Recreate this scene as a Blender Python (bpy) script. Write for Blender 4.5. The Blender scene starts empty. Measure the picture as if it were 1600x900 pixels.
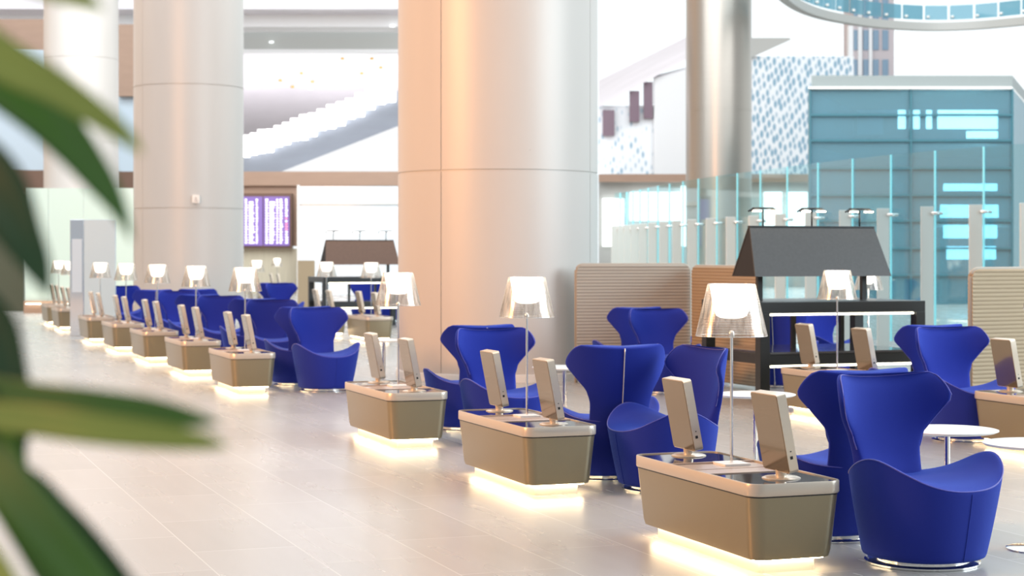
import bpy, math, random
from mathutils import Vector, Matrix
random.seed(4)
S = bpy.context.scene
COL = S.collection
PI = math.pi
F = 2800.0                      # focal length in pixels of a 1600 px wide frame
EYE = 1.70
HOR = 396.0

# ------------------------------------------------------------------ camera, sky, light
cam_d = bpy.data.cameras.new('camera'); cam = bpy.data.objects.new('camera', cam_d); COL.objects.link(cam)
cam.location = (0, 0, EYE); cam.rotation_euler = (PI/2, 0, 0)
cam_d.sensor_width = 36.0; cam_d.lens = 36.0*F/1600.0
cam_d.shift_y = -(450.0-HOR)/1600.0
cam_d.clip_start = 0.05; cam_d.clip_end = 600
cam_d.dof.use_dof = True; cam_d.dof.focus_distance = 11.0; cam_d.dof.aperture_fstop = 3.3
S.camera = cam
S.view_settings.view_transform = 'Standard'; S.view_settings.look = 'None'
S.view_settings.gamma = 1.0; S.view_settings.use_curve_mapping = False
S.view_settings.exposure = 0.62
S.cycles.transparent_max_bounces = 48

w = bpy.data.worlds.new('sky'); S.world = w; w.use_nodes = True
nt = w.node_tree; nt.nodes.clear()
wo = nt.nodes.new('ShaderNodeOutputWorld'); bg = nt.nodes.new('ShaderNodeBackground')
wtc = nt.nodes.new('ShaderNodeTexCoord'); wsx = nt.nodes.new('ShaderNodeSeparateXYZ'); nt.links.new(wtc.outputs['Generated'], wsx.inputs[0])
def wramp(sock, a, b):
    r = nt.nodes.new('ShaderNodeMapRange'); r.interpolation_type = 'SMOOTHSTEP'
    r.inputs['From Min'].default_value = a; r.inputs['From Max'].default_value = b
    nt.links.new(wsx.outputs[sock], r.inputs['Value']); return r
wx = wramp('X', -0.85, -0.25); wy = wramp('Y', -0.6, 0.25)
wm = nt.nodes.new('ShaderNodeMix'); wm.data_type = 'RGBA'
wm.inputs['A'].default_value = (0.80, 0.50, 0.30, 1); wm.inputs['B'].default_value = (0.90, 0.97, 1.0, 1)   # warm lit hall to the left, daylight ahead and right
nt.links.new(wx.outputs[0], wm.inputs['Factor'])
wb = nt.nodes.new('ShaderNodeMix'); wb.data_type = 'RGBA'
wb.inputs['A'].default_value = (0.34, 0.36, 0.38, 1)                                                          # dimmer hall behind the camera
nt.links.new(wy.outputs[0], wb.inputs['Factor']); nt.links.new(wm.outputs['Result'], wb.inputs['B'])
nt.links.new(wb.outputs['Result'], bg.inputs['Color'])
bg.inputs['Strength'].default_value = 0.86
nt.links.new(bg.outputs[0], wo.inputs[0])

def area_light(name, loc, target, size, size_y, power, col):
    d = bpy.data.lights.new(name, 'AREA'); d.shape = 'RECTANGLE'; d.size = size; d.size_y = size_y
    d.energy = power; d.color = col
    o = bpy.data.objects.new(name, d); COL.objects.link(o); o.location = loc
    o.rotation_euler = (Vector(target)-Vector(loc)).to_track_quat('-Z', 'Y').to_euler()
    return o
area_light('window_daylight', (20, 12, 7.5), (0, 6.5, 1), 16, 8, 2700, (0.78, 0.92, 1.0))
area_light('skylight_daylight', (7, 14, 12), (4, 14, 0), 8, 8, 350, (0.86, 0.95, 1.0))
area_light('warm_fill_light', (-14, 10, 8), (-3, 24, 3), 5, 4, 2300, (1.0, 0.46, 0.18))  # added fill out of view, warms the left sides of the columns
area_light('hall_skylight', (-6, 34, 15), (-6, 36, 0), 30, 22, 2100, (0.92, 0.96, 1.0))  # added overhead fill, brightens the left columns and the floor
area_light('soffit_fill_light', (-10, 93.5, 5.4), (-10, 97, 12), 26, 2.5, 950, (1.0, 0.97, 1.0))  # unseen fill added behind the trim to lift the lilac ceiling
area_light('atrium_skylight', (0, 48, 24), (0, 96, 5), 70, 26, 15000, (0.95, 0.98, 1.0))  # added fill that keeps the far background bright

# ------------------------------------------------------------------ materials
def pmat(name, col, rough=0.5, metal=0.0, emit=None, estr=0.0, sheen=0.0, spec=0.5, alpha=1.0, trans=0.0, coat=0.0,
         noise=None, bump=None):
    m = bpy.data.materials.new(name); m.use_nodes = True
    n = m.node_tree; b = n.nodes['Principled BSDF']
    b.inputs['Base Color'].default_value = (*col, 1); b.inputs['Roughness'].default_value = rough
    b.inputs['Metallic'].default_value = metal; b.inputs['Specular IOR Level'].default_value = spec
    b.inputs['Alpha'].default_value = alpha; b.inputs['Transmission Weight'].default_value = trans
    b.inputs['Coat Weight'].default_value = coat; b.inputs['Sheen Weight'].default_value = sheen
    if emit: b.inputs['Emission Color'].default_value = (*emit, 1); b.inputs['Emission Strength'].default_value = estr
    tc = n.nodes.new('ShaderNodeTexCoord')
    if noise:      # (scale, amount, stretch vector)
        mp = n.nodes.new('ShaderNodeMapping'); mp.inputs['Scale'].default_value = noise[2]
        nz = n.nodes.new('ShaderNodeTexNoise'); nz.inputs['Scale'].default_value = noise[0]; nz.inputs['Detail'].default_value = 4
        n.links.new(tc.outputs['Object'], mp.inputs[0]); n.links.new(mp.outputs[0], nz.inputs['Vector'])
        mx = n.nodes.new('ShaderNodeMix'); mx.data_type = 'RGBA'
        k = noise[1]
        mx.inputs['A'].default_value = (*[c*(1-k) for c in col], 1); mx.inputs['B'].default_value = (*[min(1, c*(1+k)) for c in col], 1)
        n.links.new(nz.outputs['Fac'], mx.inputs['Factor']); n.links.new(mx.outputs['Result'], b.inputs['Base Color'])
    if bump:       # (scale, strength)
        nb = n.nodes.new('ShaderNodeTexNoise'); nb.inputs['Scale'].default_value = bump[0]
        n.links.new(tc.outputs['Object'], nb.inputs['Vector'])
        bp = n.nodes.new('ShaderNodeBump'); bp.inputs['Strength'].default_value = bump[1]; bp.inputs['Distance'].default_value = 0.01
        n.links.new(nb.outputs['Fac'], bp.inputs['Height']); n.links.new(bp.outputs[0], b.inputs['Normal'])
    return m

M = {}
M['blue'] = pmat('royal blue wool', (0.013, 0.026, 0.28), 0.8, sheen=0.4, spec=0.2, noise=(420, 0.25, (1, 1, 1)), bump=(700, 0.25))
M['blue'].node_tree.nodes['Principled BSDF'].inputs['Sheen Tint'].default_value = (0.15, 0.3, 1.0, 1)
M['pipe'] = pmat('blue piping', (0.05, 0.06, 0.45), 0.7, sheen=0.5)
M['zip'] = pmat('pale zip', (0.62, 0.60, 0.60), 0.35, metal=0.5)
M['chrome'] = pmat('polished steel', (0.80, 0.79, 0.77), 0.12, metal=1)
M['bronze'] = pmat('bronze lacquer', (0.262, 0.225, 0.145), 0.34, metal=0.45, noise=(500, 0.12, (1, 1, 1)), coat=0.15)
M['cap'] = pmat('champagne lacquer', (0.56, 0.49, 0.41), 0.30, metal=0.35, noise=(400, 0.06, (1, 1, 1)))
M['pad'] = pmat('black glass pad', (0.03, 0.03, 0.04), 0.06, spec=0.8)
M['tray'] = pmat('rose beige tray', (0.50, 0.38, 0.31), 0.28, metal=0.2)
M['plinth'] = pmat('pale metal plinth', (0.72, 0.66, 0.58), 0.3, metal=0.4)
M['led'] = pmat('warm led strip', (1, 0.8, 0.5), 0.5, emit=(1.0, 0.78, 0.50), estr=15.0)
M['ledw'] = pmat('shelf led strip', (1, 0.95, 0.8), 0.5, emit=(1.0, 0.93, 0.72), estr=3.0)
M['tback'] = pmat('bronze glossy casing', (0.25, 0.20, 0.135), 0.16, metal=0.7, coat=0.4)
M['tside'] = pmat('champagne metal casing', (0.68, 0.59, 0.48), 0.28, metal=0.55)
M['screen'] = pmat('dark display', (0.02, 0.02, 0.03), 0.08)
M['port'] = pmat('black port', (0.01, 0.01, 0.01), 0.4)
M['white'] = pmat('white lacquer', (0.80, 0.79, 0.76), 0.3)
M['bulb'] = pmat('opal diffuser', (1, 0.96, 0.9), 0.4, emit=(1.0, 0.92, 0.80), estr=2.6)
M['dark'] = pmat('black stained oak', (0.010, 0.012, 0.013), 0.32, noise=(8, 0.3, (1, 12, 12)))
M['desk'] = pmat('dark glossy desk', (0.05, 0.05, 0.055), 0.12, coat=0.3)
M['hood'] = pmat('dark bronze hood', (0.06, 0.06, 0.06), 0.42, metal=0.35, noise=(30, 0.2, (1, 1, 1)))
M['hoodb'] = pmat('brown leather hood', (0.13, 0.075, 0.05), 0.5, noise=(20, 0.15, (1, 1, 1)))  # warm glow of the hood's own lamps put into its colour
M['hoodin'] = pmat('black hood lining', (0.012, 0.012, 0.014), 0.7)  # black for the shaded inside of the hood
M['glow'] = pmat('small lamp lens', (1, 1, 1), 0.4, emit=(1.0, 0.85, 0.62), estr=9)
M['brown'] = pmat('brown panel', (0.38, 0.25, 0.18), 0.5, noise=(1.2, 0.1, (1, 1, 4)))
M['dkbrown'] = pmat('dark brown panel', (0.16, 0.09, 0.06), 0.5)
M['dkgreen'] = pmat('dark olive wall', (0.07, 0.08, 0.05), 0.4)
M['beige'] = pmat('pale timber panel', (0.55, 0.50, 0.38), 0.45, noise=(3, 0.16, (6, 6, .3)))
M['whitewall'] = pmat('white wall', (0.86, 0.87, 0.88), 0.6)
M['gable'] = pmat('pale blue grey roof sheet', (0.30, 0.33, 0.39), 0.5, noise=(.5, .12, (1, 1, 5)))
M['lilac'] = pmat('lilac white ceiling panel', (0.86, 0.83, 0.89), 0.5, noise=(0.35, 0.12, (1, 1, 1)))
M['paleblue'] = pmat('pale blue panel', (0.52, 0.62, 0.70), 0.4)
M['slab'] = pmat('grey slab', (0.42, 0.43, 0.41), 0.5)
M['board'] = pmat('violet display', (0.12, 0.08, 0.25), 0.3, emit=(0.20, 0.13, 0.42), estr=0.55)
M['rows'] = pmat('display text', (1, 1, 1), 0.5, emit=(0.9, 0.9, 1.0), estr=1.1)
M['rowr'] = pmat('display red text', (1, .3, .3), 0.5, emit=(0.95, 0.25, 0.35), estr=0.8)
M['sky_lit'] = pmat('luminous skylight panel', (1, 1, 1), 0.5, emit=(1, 1, 1), estr=1.6)
M['gold'] = pmat('gold fixture', (0.75, 0.48, 0.10), 0.35, metal=0.3)
M['fin'] = pmat('satin white metal fin', (0.66, 0.68, 0.65), 0.35, metal=0.25)
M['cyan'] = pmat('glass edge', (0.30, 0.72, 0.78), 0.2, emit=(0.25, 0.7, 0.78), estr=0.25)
M['pink'] = pmat('pinkish stone', (0.60, 0.54, 0.56), 0.6)
M['winblue'] = pmat('blue window', (0.16, 0.28, 0.40), 0.2)
M['winw'] = pmat('lit interior panel', (1, 1, 1), 0.5, emit=(0.92, 1, 1), estr=1.0)
M['pav_lit'] = pmat('bright interior panel', (1, 1, 1), 0.5, emit=(0.92, 1, 1), estr=6)
M['pavback'] = pmat('deep teal wall', (0.17, 0.29, 0.33), 0.5)
M['mauve'] = pmat('mauve glazing', (0.20, 0.13, 0.17), 0.3)
M['band'] = pmat('grey roof band metal', (0.24, 0.28, 0.28), 0.5)
M['mull'] = pmat('teal mullion', (0.05, 0.16, 0.20), 0.35)
M['alu'] = pmat('brushed aluminium', (0.40, 0.37, 0.33), 0.34, metal=0.75, noise=(3, 0.08, (0.3, 0.3, 30)))
M['frost'] = pmat('frosted green glass', (0.58, 0.70, 0.62), 0.25, trans=0.0, emit=(0.8, 0.95, 0.85), estr=0.05)
M['totem'] = pmat('pale blue grey metal', (0.50, 0.62, 0.68), 0.3, metal=0.1)
M['mirror'] = pmat('mirror panel', (0.85, 0.87, 0.9), 0.08, metal=1)
M['ivory'] = pmat('ivory plastic', (0.82, 0.78, 0.72), 0.4)
M['ink'] = pmat('grey print', (0.35, 0.33, 0.31), 0.5)
M['pot'] = pmat('charcoal planter', (0.06, 0.06, 0.06), 0.5)
M['soil'] = pmat('potting soil', (0.05, 0.03, 0.02), 0.9)
M['stem'] = pmat('woody cane', (0.16, 0.13, 0.07), 0.8, noise=(20, .3, (1, 1, 1)))
M['leafd'] = pmat('dark green leaf', (0.020, 0.070, 0.018), 0.35, noise=(6, .3, (1, 1, 1)))
M['leafm'] = pmat('mid green leaf', (0.075, 0.19, 0.035), 0.4, noise=(6, .25, (1, 1, 1)))
M['leafl'] = pmat('yellow green leaf', (0.32, 0.40, 0.08), 0.45, noise=(6, .2, (1, 1, 1)))

def glass_mat(name, col, mixg, rough=0.03, body=0.0, bodycol=(1, 1, 1)):
    m = bpy.data.materials.new(name); m.use_nodes = True; n = m.node_tree; n.nodes.clear()
    out = n.nodes.new('ShaderNodeOutputMaterial'); t = n.nodes.new('ShaderNodeBsdfTransparent'); g = n.nodes.new('ShaderNodeBsdfGlossy')
    t.inputs[0].default_value = (*col, 1); g.inputs['Roughness'].default_value = rough; g.inputs['Color'].default_value = (1, 1, 1, 1)
    mx = n.nodes.new('ShaderNodeMixShader'); fr = n.nodes.new('ShaderNodeLayerWeight'); fr.inputs[0].default_value = 0.06
    ad = n.nodes.new('ShaderNodeMath'); ad.operation = 'ADD'; ad.inputs[1].default_value = mixg; ad.use_clamp = True
    n.links.new(fr.outputs['Facing'], ad.inputs[0]); n.links.new(ad.outputs[0], mx.inputs[0])
    n.links.new(t.outputs[0], mx.inputs[1]); n.links.new(g.outputs[0], mx.inputs[2])
    last = mx
    if body:
        d = n.nodes.new('ShaderNodeBsdfDiffuse'); d.inputs[0].default_value = (*bodycol, 1)
        m2 = n.nodes.new('ShaderNodeMixShader'); m2.inputs[0].default_value = body
        n.links.new(mx.outputs[0], m2.inputs[1]); n.links.new(d.outputs[0], m2.inputs[2]); last = m2
    n.links.new(last.outputs[0], out.inputs[0])
    return m
M['glass'] = glass_mat('clear balustrade glass', (0.80, 0.94, 0.96), 0.0)
M['tealglass'] = glass_mat('teal curtain wall glass', (0.42, 0.66, 0.74), 0.10, body=0.36, bodycol=(0.22, 0.42, 0.50))
M['ringglass'] = glass_mat('blue ring glass', (0.45, 0.70, 0.78), 0.05, body=0.45, bodycol=(0.22, 0.42, 0.50))

# ribbed translucent lamp shade
def shade_mat():
    m = bpy.data.materials.new('ribbed clear shade'); m.use_nodes = True; n = m.node_tree; n.nodes.clear()
    out = n.nodes.new('ShaderNodeOutputMaterial'); t = n.nodes.new('ShaderNodeBsdfTransparent'); t.inputs[0].default_value = (0.97, 0.95, 0.92, 1)
    g = n.nodes.new('ShaderNodeBsdfGlossy'); g.inputs['Roughness'].default_value = 0.18; g.inputs['Color'].default_value = (0.95, 0.93, 0.9, 1)
    tl = n.nodes.new('ShaderNodeBsdfTranslucent'); tl.inputs[0].default_value = (0.85, 0.80, 0.74, 1)
    ms = n.nodes.new('ShaderNodeMixShader'); ms.inputs[0].default_value = 0.25
    tc0 = n.nodes.new('ShaderNodeTexCoord'); mp0 = n.nodes.new('ShaderNodeMapping'); mp0.inputs['Scale'].default_value = (34, 34, 1.2)
    nz0 = n.nodes.new('ShaderNodeTexNoise'); nz0.inputs['Scale'].default_value = 1.0; nz0.inputs['Detail'].default_value = 2
    n.links.new(tc0.outputs['Object'], mp0.inputs[0]); n.links.new(mp0.outputs[0], nz0.inputs['Vector'])
    c0 = n.nodes.new('ShaderNodeValToRGB'); c0.color_ramp.elements[0].position = .40; c0.color_ramp.elements[0].color = (.26, .23, .19, 1)  # streaks of refracted light painted into the gloss colour
    c0.color_ramp.elements[1].position = .60; c0.color_ramp.elements[1].color = (.85, .82, .78, 1)
    n.links.new(nz0.outputs['Fac'], c0.inputs[0]); n.links.new(c0.outputs[0], g.inputs['Color'])
    n.links.new(g.outputs[0], ms.inputs[1]); n.links.new(tl.outputs[0], ms.inputs[2])
    tc = n.nodes.new('ShaderNodeTexCoord'); wv = n.nodes.new('ShaderNodeTexWave'); wv.bands_direction = 'Z'
    wv.inputs['Scale'].default_value = 22
    n.links.new(tc.outputs['Object'], wv.inputs['Vector'])
    r = n.nodes.new('ShaderNodeMapRange'); r.inputs['To Min'].default_value = 0.34; r.inputs['To Max'].default_value = 0.62
    n.links.new(wv.outputs['Fac'], r.inputs['Value'])
    mx = n.nodes.new('ShaderNodeMixShader')
    n.links.new(r.outputs[0], mx.inputs[0]); n.links.new(t.outputs[0], mx.inputs[1]); n.links.new(ms.outputs[0], mx.inputs[2])
    n.links.new(mx.outputs[0], out.inputs[0]); return m
M['shade'] = shade_mat()

ROW = math.atan2(1.2, 3.28)             # the rows run away to the left at this angle
D = Vector((-math.sin(ROW), math.cos(ROW), 0)); N = Vector((math.cos(ROW), math.sin(ROW), 0))

def floor_mat():
    m = pmat('pale stone tile', (0.52, 0.50, 0.475), 0.2); n = m.node_tree; b = n.nodes['Principled BSDF']
    tc = n.nodes.new('ShaderNodeTexCoord'); mp = n.nodes.new('ShaderNodeMapping'); mp.inputs['Rotation'].default_value = (0, 0, -ROW-PI/2)
    n.links.new(tc.outputs['Object'], mp.inputs[0])
    br = n.nodes.new('ShaderNodeTexBrick'); br.inputs['Scale'].default_value = 1.0
    br.inputs['Brick Width'].default_value = 1.2; br.inputs['Row Height'].default_value = 0.6; br.inputs['Mortar Size'].default_value = 0.005
    br.inputs['Mortar Smooth'].default_value = 0.3
    br.inputs['Color1'].default_value = (0.405, 0.392, 0.368, 1); br.inputs['Color2'].default_value = (0.44, 0.425, 0.40, 1)
    br.inputs['Mortar'].default_value = (0.54, 0.52, 0.49, 1)
    n.links.new(mp.outputs[0], br.inputs['Vector'])
    mp2 = n.nodes.new('ShaderNodeMapping'); mp2.inputs['Scale'].default_value = (0.4, 3, 1); n.links.new(mp.outputs[0], mp2.inputs[0])
    nz = n.nodes.new('ShaderNodeTexNoise'); nz.inputs['Scale'].default_value = 1.6; nz.inputs['Detail'].default_value = 2
    n.links.new(mp2.outputs[0], nz.inputs['Vector'])
    mx = n.nodes.new('ShaderNodeMix'); mx.data_type = 'RGBA'; mx.blend_type = 'MULTIPLY'; mx.inputs['Factor'].default_value = 0.16
    n.links.new(br.outputs['Color'], mx.inputs['A'])
    cr = n.nodes.new('ShaderNodeValToRGB'); cr.color_ramp.elements[0].position = .2; cr.color_ramp.elements[0].color = (.72, .71, .69, 1); cr.color_ramp.elements[1].position = .8
    n.links.new(nz.outputs['Fac'], cr.inputs[0]); n.links.new(cr.outputs[0], mx.inputs['B'])
    n.links.new(mx.outputs['Result'], b.inputs['Base Color'])
    rr = n.nodes.new('ShaderNodeMapRange'); rr.inputs['To Min'].default_value = 0.25; rr.inputs['To Max'].default_value = 0.29
    n.links.new(nz.outputs['Fac'], rr.inputs['Value']); n.links.new(rr.outputs[0], b.inputs['Roughness'])
    return m
M['floor'] = floor_mat()

def column_mat():
    return pmat('satin champagne cladding', (0.57, 0.54, 0.505), 0.42, metal=0.08, noise=(2, 0.04, (1, 1, .2)))
M['column'] = column_mat()

def rib_mat(name, c1):
    m = pmat(name, c1, 0.75, sheen=0.2); n = m.node_tree; b = n.nodes['Principled BSDF']
    tc = n.nodes.new('ShaderNodeTexCoord'); nb = n.nodes.new('ShaderNodeTexNoise'); nb.inputs['Scale'].default_value = 250
    n.links.new(tc.outputs['Object'], nb.inputs['Vector'])
    bp = n.nodes.new('ShaderNodeBump'); bp.inputs['Strength'].default_value = .3; bp.inputs['Distance'].default_value = .005
    n.links.new(nb.outputs['Fac'], bp.inputs['Height']); n.links.new(bp.outputs[0], b.inputs['Normal']); return m
M['rib'] = rib_mat('tan ribbed fabric', (0.37, 0.28, 0.175))
M['ribg'] = rib_mat('stone ribbed fabric', (0.37, 0.34, 0.29))

def pattern_mat():
    m = pmat('perforated white screen', (0.85, 0.9, 0.93), 0.5); n = m.node_tree; b = n.nodes['Principled BSDF']
    tc = n.nodes.new('ShaderNodeTexCoord'); mp = n.nodes.new('ShaderNodeMapping')
    mp.inputs['Rotation'].default_value = (0, 0.5, 0); mp.inputs['Scale'].default_value = (3.4, 1, 1.5)
    n.links.new(tc.outputs['Object'], mp.inputs[0])
    v = n.nodes.new('ShaderNodeTexVoronoi'); v.voronoi_dimensions = '3D'; v.inputs['Scale'].default_value = 1.25; v.inputs['Randomness'].default_value = 0.35
    n.links.new(mp.outputs[0], v.inputs['Vector'])
    cr = n.nodes.new('ShaderNodeValToRGB'); cr.color_ramp.elements[0].position = .28; cr.color_ramp.elements[0].color = (0.26, 0.44, 0.57, 1)
    cr.color_ramp.elements[1].position = .50; cr.color_ramp.elements[1].color = (0.88, 0.92, 0.95, 1)
    n.links.new(v.outputs['Distance'], cr.inputs[0]); n.links.new(cr.outputs[0], b.inputs['Base Color']); return m
M['pattern'] = pattern_mat()

# ------------------------------------------------------------------ mesh helpers
class MB:
    def __init__(s): s.v = []; s.f = []; s.m = []; s.mi = 0
    def add(s, vs, fs, mat=None):
        b = len(s.v); s.v += [tuple(p) for p in vs]
        for f in fs: s.f.append([i+b for i in f]); s.m.append(s.mi)
        return s
    def box(s, x0, y0, z0, x1, y1, z1, T=None):
        vs = [Vector((x, y, z)) for z in (z0, z1) for y in (y0, y1) for x in (x0, x1)]
        if T: vs = [T @ p for p in vs]
        return s.add(vs, [(0, 2, 3, 1), (4, 5, 7, 6), (0, 1, 5, 4), (2, 6, 7, 3), (0, 4, 6, 2), (1, 3, 7, 5)])
    def loft(s, rings, cap0=True, cap1=True, closed=True):
        n = len(rings[0]); b = []
        for r in rings: b += list(r)
        fs = []
        for k in range(len(rings)-1):
            for i in range(n if closed else n-1):
                j = (i+1) % n
                fs.append((k*n+i, k*n+j, (k+1)*n+j, (k+1)*n+i))
        if cap0: fs.append(tuple(reversed(range(n))))
        if cap1: fs.append(tuple(range((len(rings)-1)*n, len(rings)*n)))
        return s.add(b, fs)
    def lathe(s, prof, n=32, c=(0, 0, 0), cap0=True, cap1=True):
        return s.loft([[(c[0]+r*math.cos(2*PI*i/n), c[1]+r*math.sin(2*PI*i/n), c[2]+z) for i in range(n)] for r, z in prof], cap0, cap1)
    def tube(s, pts, r, n=8):
        pts = [Vector(p) for p in pts]; rings = []
        for i, p in enumerate(pts):
            t = (pts[min(i+1, len(pts)-1)]-pts[max(i-1, 0)]).normalized()
            a = Vector((0, 0, 1)) if abs(t.z) < .9 else Vector((1, 0, 0))
            u = t.cross(a).normalized(); v = t.cross(u)
            rr = r[i] if isinstance(r, (list, tuple)) else r
            rings.append([p+rr*(math.cos(2*PI*k/n)*u+math.sin(2*PI*k/n)*v) for k in range(n)])
        return s.loft(rings)
    def build(s, name, mat, parent=None, smooth=False, bevel=0, subsurf=0, ang=None):
        me = bpy.data.meshes.new(name); me.from_pydata(s.v, [], s.f)
        mats = mat if isinstance(mat, (list, tuple)) else [mat]
        for m in mats: me.materials.append(m)
        if len(mats) > 1:
            for p, k in zip(me.polygons, s.m): p.material_index = k
        me.update()
        if smooth:
            for p in me.polygons: p.use_smooth = True
            if ang: me.set_sharp_from_angle(angle=math.radians(ang))
        o = bpy.data.objects.new(name, me); COL.objects.link(o)
        if parent: o.parent = parent
        if bevel:
            b = o.modifiers.new('bevel', 'BEVEL'); b.width = bevel; b.segments = 2; b.limit_method = 'ANGLE'
        if subsurf:
            b = o.modifiers.new('subsurf', 'SUBSURF'); b.levels = subsurf; b.render_levels = subsurf
        return o

def tag(o, label, cat, group=None, kind=None):
    if label: o['label'] = label
    if cat: o['category'] = cat
    if group: o['group'] = group
    if kind: o['kind'] = kind
    return o
def empty(name, loc=(0, 0, 0), rz=0.0):
    o = bpy.data.objects.new(name, None); COL.objects.link(o); o.location = loc; o.rotation_euler = (0, 0, rz); o.empty_display_size = .1
    return o
def struct(o): o['kind'] = 'structure'; return o
KIDS = {}
def copy_tree(o, parent=None):
    c = o.copy(); COL.objects.link(c)
    if parent: c.parent = parent
    for ch in KIDS.get(o.name, None) or [x for x in bpy.data.objects if x.parent == o]:
        KIDS.setdefault(o.name, [])
        if ch not in KIDS[o.name]: KIDS[o.name].append(ch)
        copy_tree(ch, c)
    return c
def P(px, Z, py=None):          # ground point (or point at picture height py) at depth Z
    return Vector(((px-800)/F*Z, Z, 0 if py is None else EYE-(py-HOR)/F*Z))
class Proto:                    # the first placing uses the thing itself, later ones copy it
    def __init__(s, root): s.root = root; s.used = False
    def place(s, loc, rz, label, cat=None, group=None):
        if s.used: o = copy_tree(s.root)
        else: o = s.root; s.used = True
        o.location = loc; o.rotation_euler = (0, 0, rz); o['label'] = label
        if cat: o['category'] = cat
        if group: o['group'] = group
        return o

def rrect(lx, ly, r, z, n=6):   # rounded rectangle outline, half sizes lx, ly
    out = []
    for cx, cy, a0 in ((lx-r, ly-r, 0), (-lx+r, ly-r, PI/2), (-lx+r, -ly+r, PI), (lx-r, -ly+r, 1.5*PI)):
        for i in range(n+1):
            a = a0+PI/2*i/n; out.append((cx+r*math.cos(a), cy+r*math.sin(a), z))
    return out

# ------------------------------------------------------------------ the setting
fl = MB().add([(-70, -8, 0), (70, -8, 0), (70, 150, 0), (-70, 150, 0)], [(0, 1, 2, 3)]).build('floor', M['floor']); struct(fl)

def panel(name, px0, py0, px1, py1, Z, mat, t=0.3, parent=None, zmin=None):
    a = P(px0, Z, py0); b = P(px1, Z, py1)
    z0 = b.z if zmin is None else zmin
    return MB().box(a.x, Z, z0, b.x, Z+t, a.z).build(name, mat, parent)

# back wall of the hall (far left and centre)
struct(panel('trim_1', -60, 268, 624, 290, 75, M['brown'], 1.0))
struct(panel('wall_back', 350, 289, 470, 0, 75.2, M['brown'], .5, zmin=2.0))
struct(panel('wall_back_lower', 350, 388, 640, 0, 75.1, M['beige'], .7, zmin=0))
struct(panel('trim_2', -60, 266, 70, 300, 74.5, M['dkbrown'], .4))
struct(panel('trim_3', 184, 268, 214, 300, 74.6, M['dkbrown'], .4))
struct(panel('wall_left', -120, 300, 214, 0, 76.2, M['beige'], .5, zmin=0))
# pale glazed screen right of the departure board
gs = empty('glass_screen', P(540, 74)); tag(gs, 'tall pale glass screen wall beyond the brown reading hood', 'glass screen')
def ppart(root, name, px0, py0, px1, py1, Z, mat, t=.1, zmin=None):
    a = P(px0, Z, py0); b = P(px1, Z, py1); L = root.location; z0 = b.z if zmin is None else zmin
    return MB().box(a.x-L.x, Z-L.y, z0-L.z, b.x-L.x, Z+t-L.y, a.z-L.z).build(name, mat, root)
M['pscreen'] = pmat('pale glass sheet', (0.74, 0.80, 0.84), 0.15, noise=(0.8, .08, (4, 1, .3)))
ppart(gs, 'pane', 467, 291, 640, 0, 74, M['pscreen'], zmin=0.0)
ppart(gs, 'frame', 464, 289, 468, 0, 73.95, M['white'], .2, zmin=0)
ppart(gs, 'glazing_bar', 467, 313, 640, 319, 73.9, M['white'], .1)
# booth divider seen far away
bd = panel('booth_screen', 465, 407, 491, 0, 52, M['rib'], .2, zmin=0); tag(bd, 'small tan upright screen behind the brown reading hood desk', 'screen')

# departure board
db = empty('departure_board', P(418, 74.6, 345)); tag(db, 'violet departures display board of two screens on the brown wall', 'display board')
ppart(db, 'surround', 350, 302, 456, 388, 74.7, M['dkbrown'], .48)
for a, b in ((354, 410), (412, 452)):
    sc = ppart(db, 'screen', a, 307, b, 384, 74.6, M['board'], .1)
    mb = MB(); L = db.location
    rng = random.Random(a)
    x0 = a if a > 400 else 380
    for r in range(17):
        y = 311+r*4.2
        for cx, wd in ((3, 4), (9, 9), (20, 3), (25, 5), (34, 4)):
            if x0+cx+wd > b-1 or (r == 0 and rng.random() < .1): continue
            pa = P(x0+cx, 74.58, y); pb = P(x0+cx+wd*rng.uniform(.6, 1), 74.58, y+(2.6 if r == 0 else 1.9))
            mb.mi = 1 if (cx == 34 and rng.random() < .25) else 0
            mb.box(pa.x-L.x, 74.57-L.y, pb.z-L.z, pb.x-L.x, 74.60-L.y, pa.z-L.z)
    tx = mb.build('text_rows', [M['rows'], M['rowr']], db)

# upper bulkheads and far ceiling behind the columns
struct(panel('ceiling_beam_1', -80, -30, 640, 14, 82, M['lilac'], 2))
struct(panel('ceiling_beam_2', -80, 20, 640, 42, 84, M['whitewall'], 2))
struct(panel('ceiling_beam_3', -80, 44, 640, 78, 90, M['slab'], 1.2))
struct(panel('ceiling_beam_4', -80, 77, 640, 82, 89.5, M['whitewall'], 1))
# big lilac ceiling surface: a real sloping soffit from the high front edge down to the far wall
zt = P(0, 92, 80).z
c1 = P(-80, 92, 80); c2 = P(700, 92, 80); c3 = P(700, 118, 272); c4 = P(-80, 118, 272)
cs = MB()
cs.add([c1, c2, c3, c4, c1+Vector((0, 0, .4)), c2+Vector((0, 0, .4)), c3+Vector((0, 0, .4)), c4+Vector((0, 0, .4))],
       [(0, 1, 2, 3), (7, 6, 5, 4), (0, 4, 5, 1), (2, 6, 7, 3)])
struct(cs.build('ceiling', M['lilac']))
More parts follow.
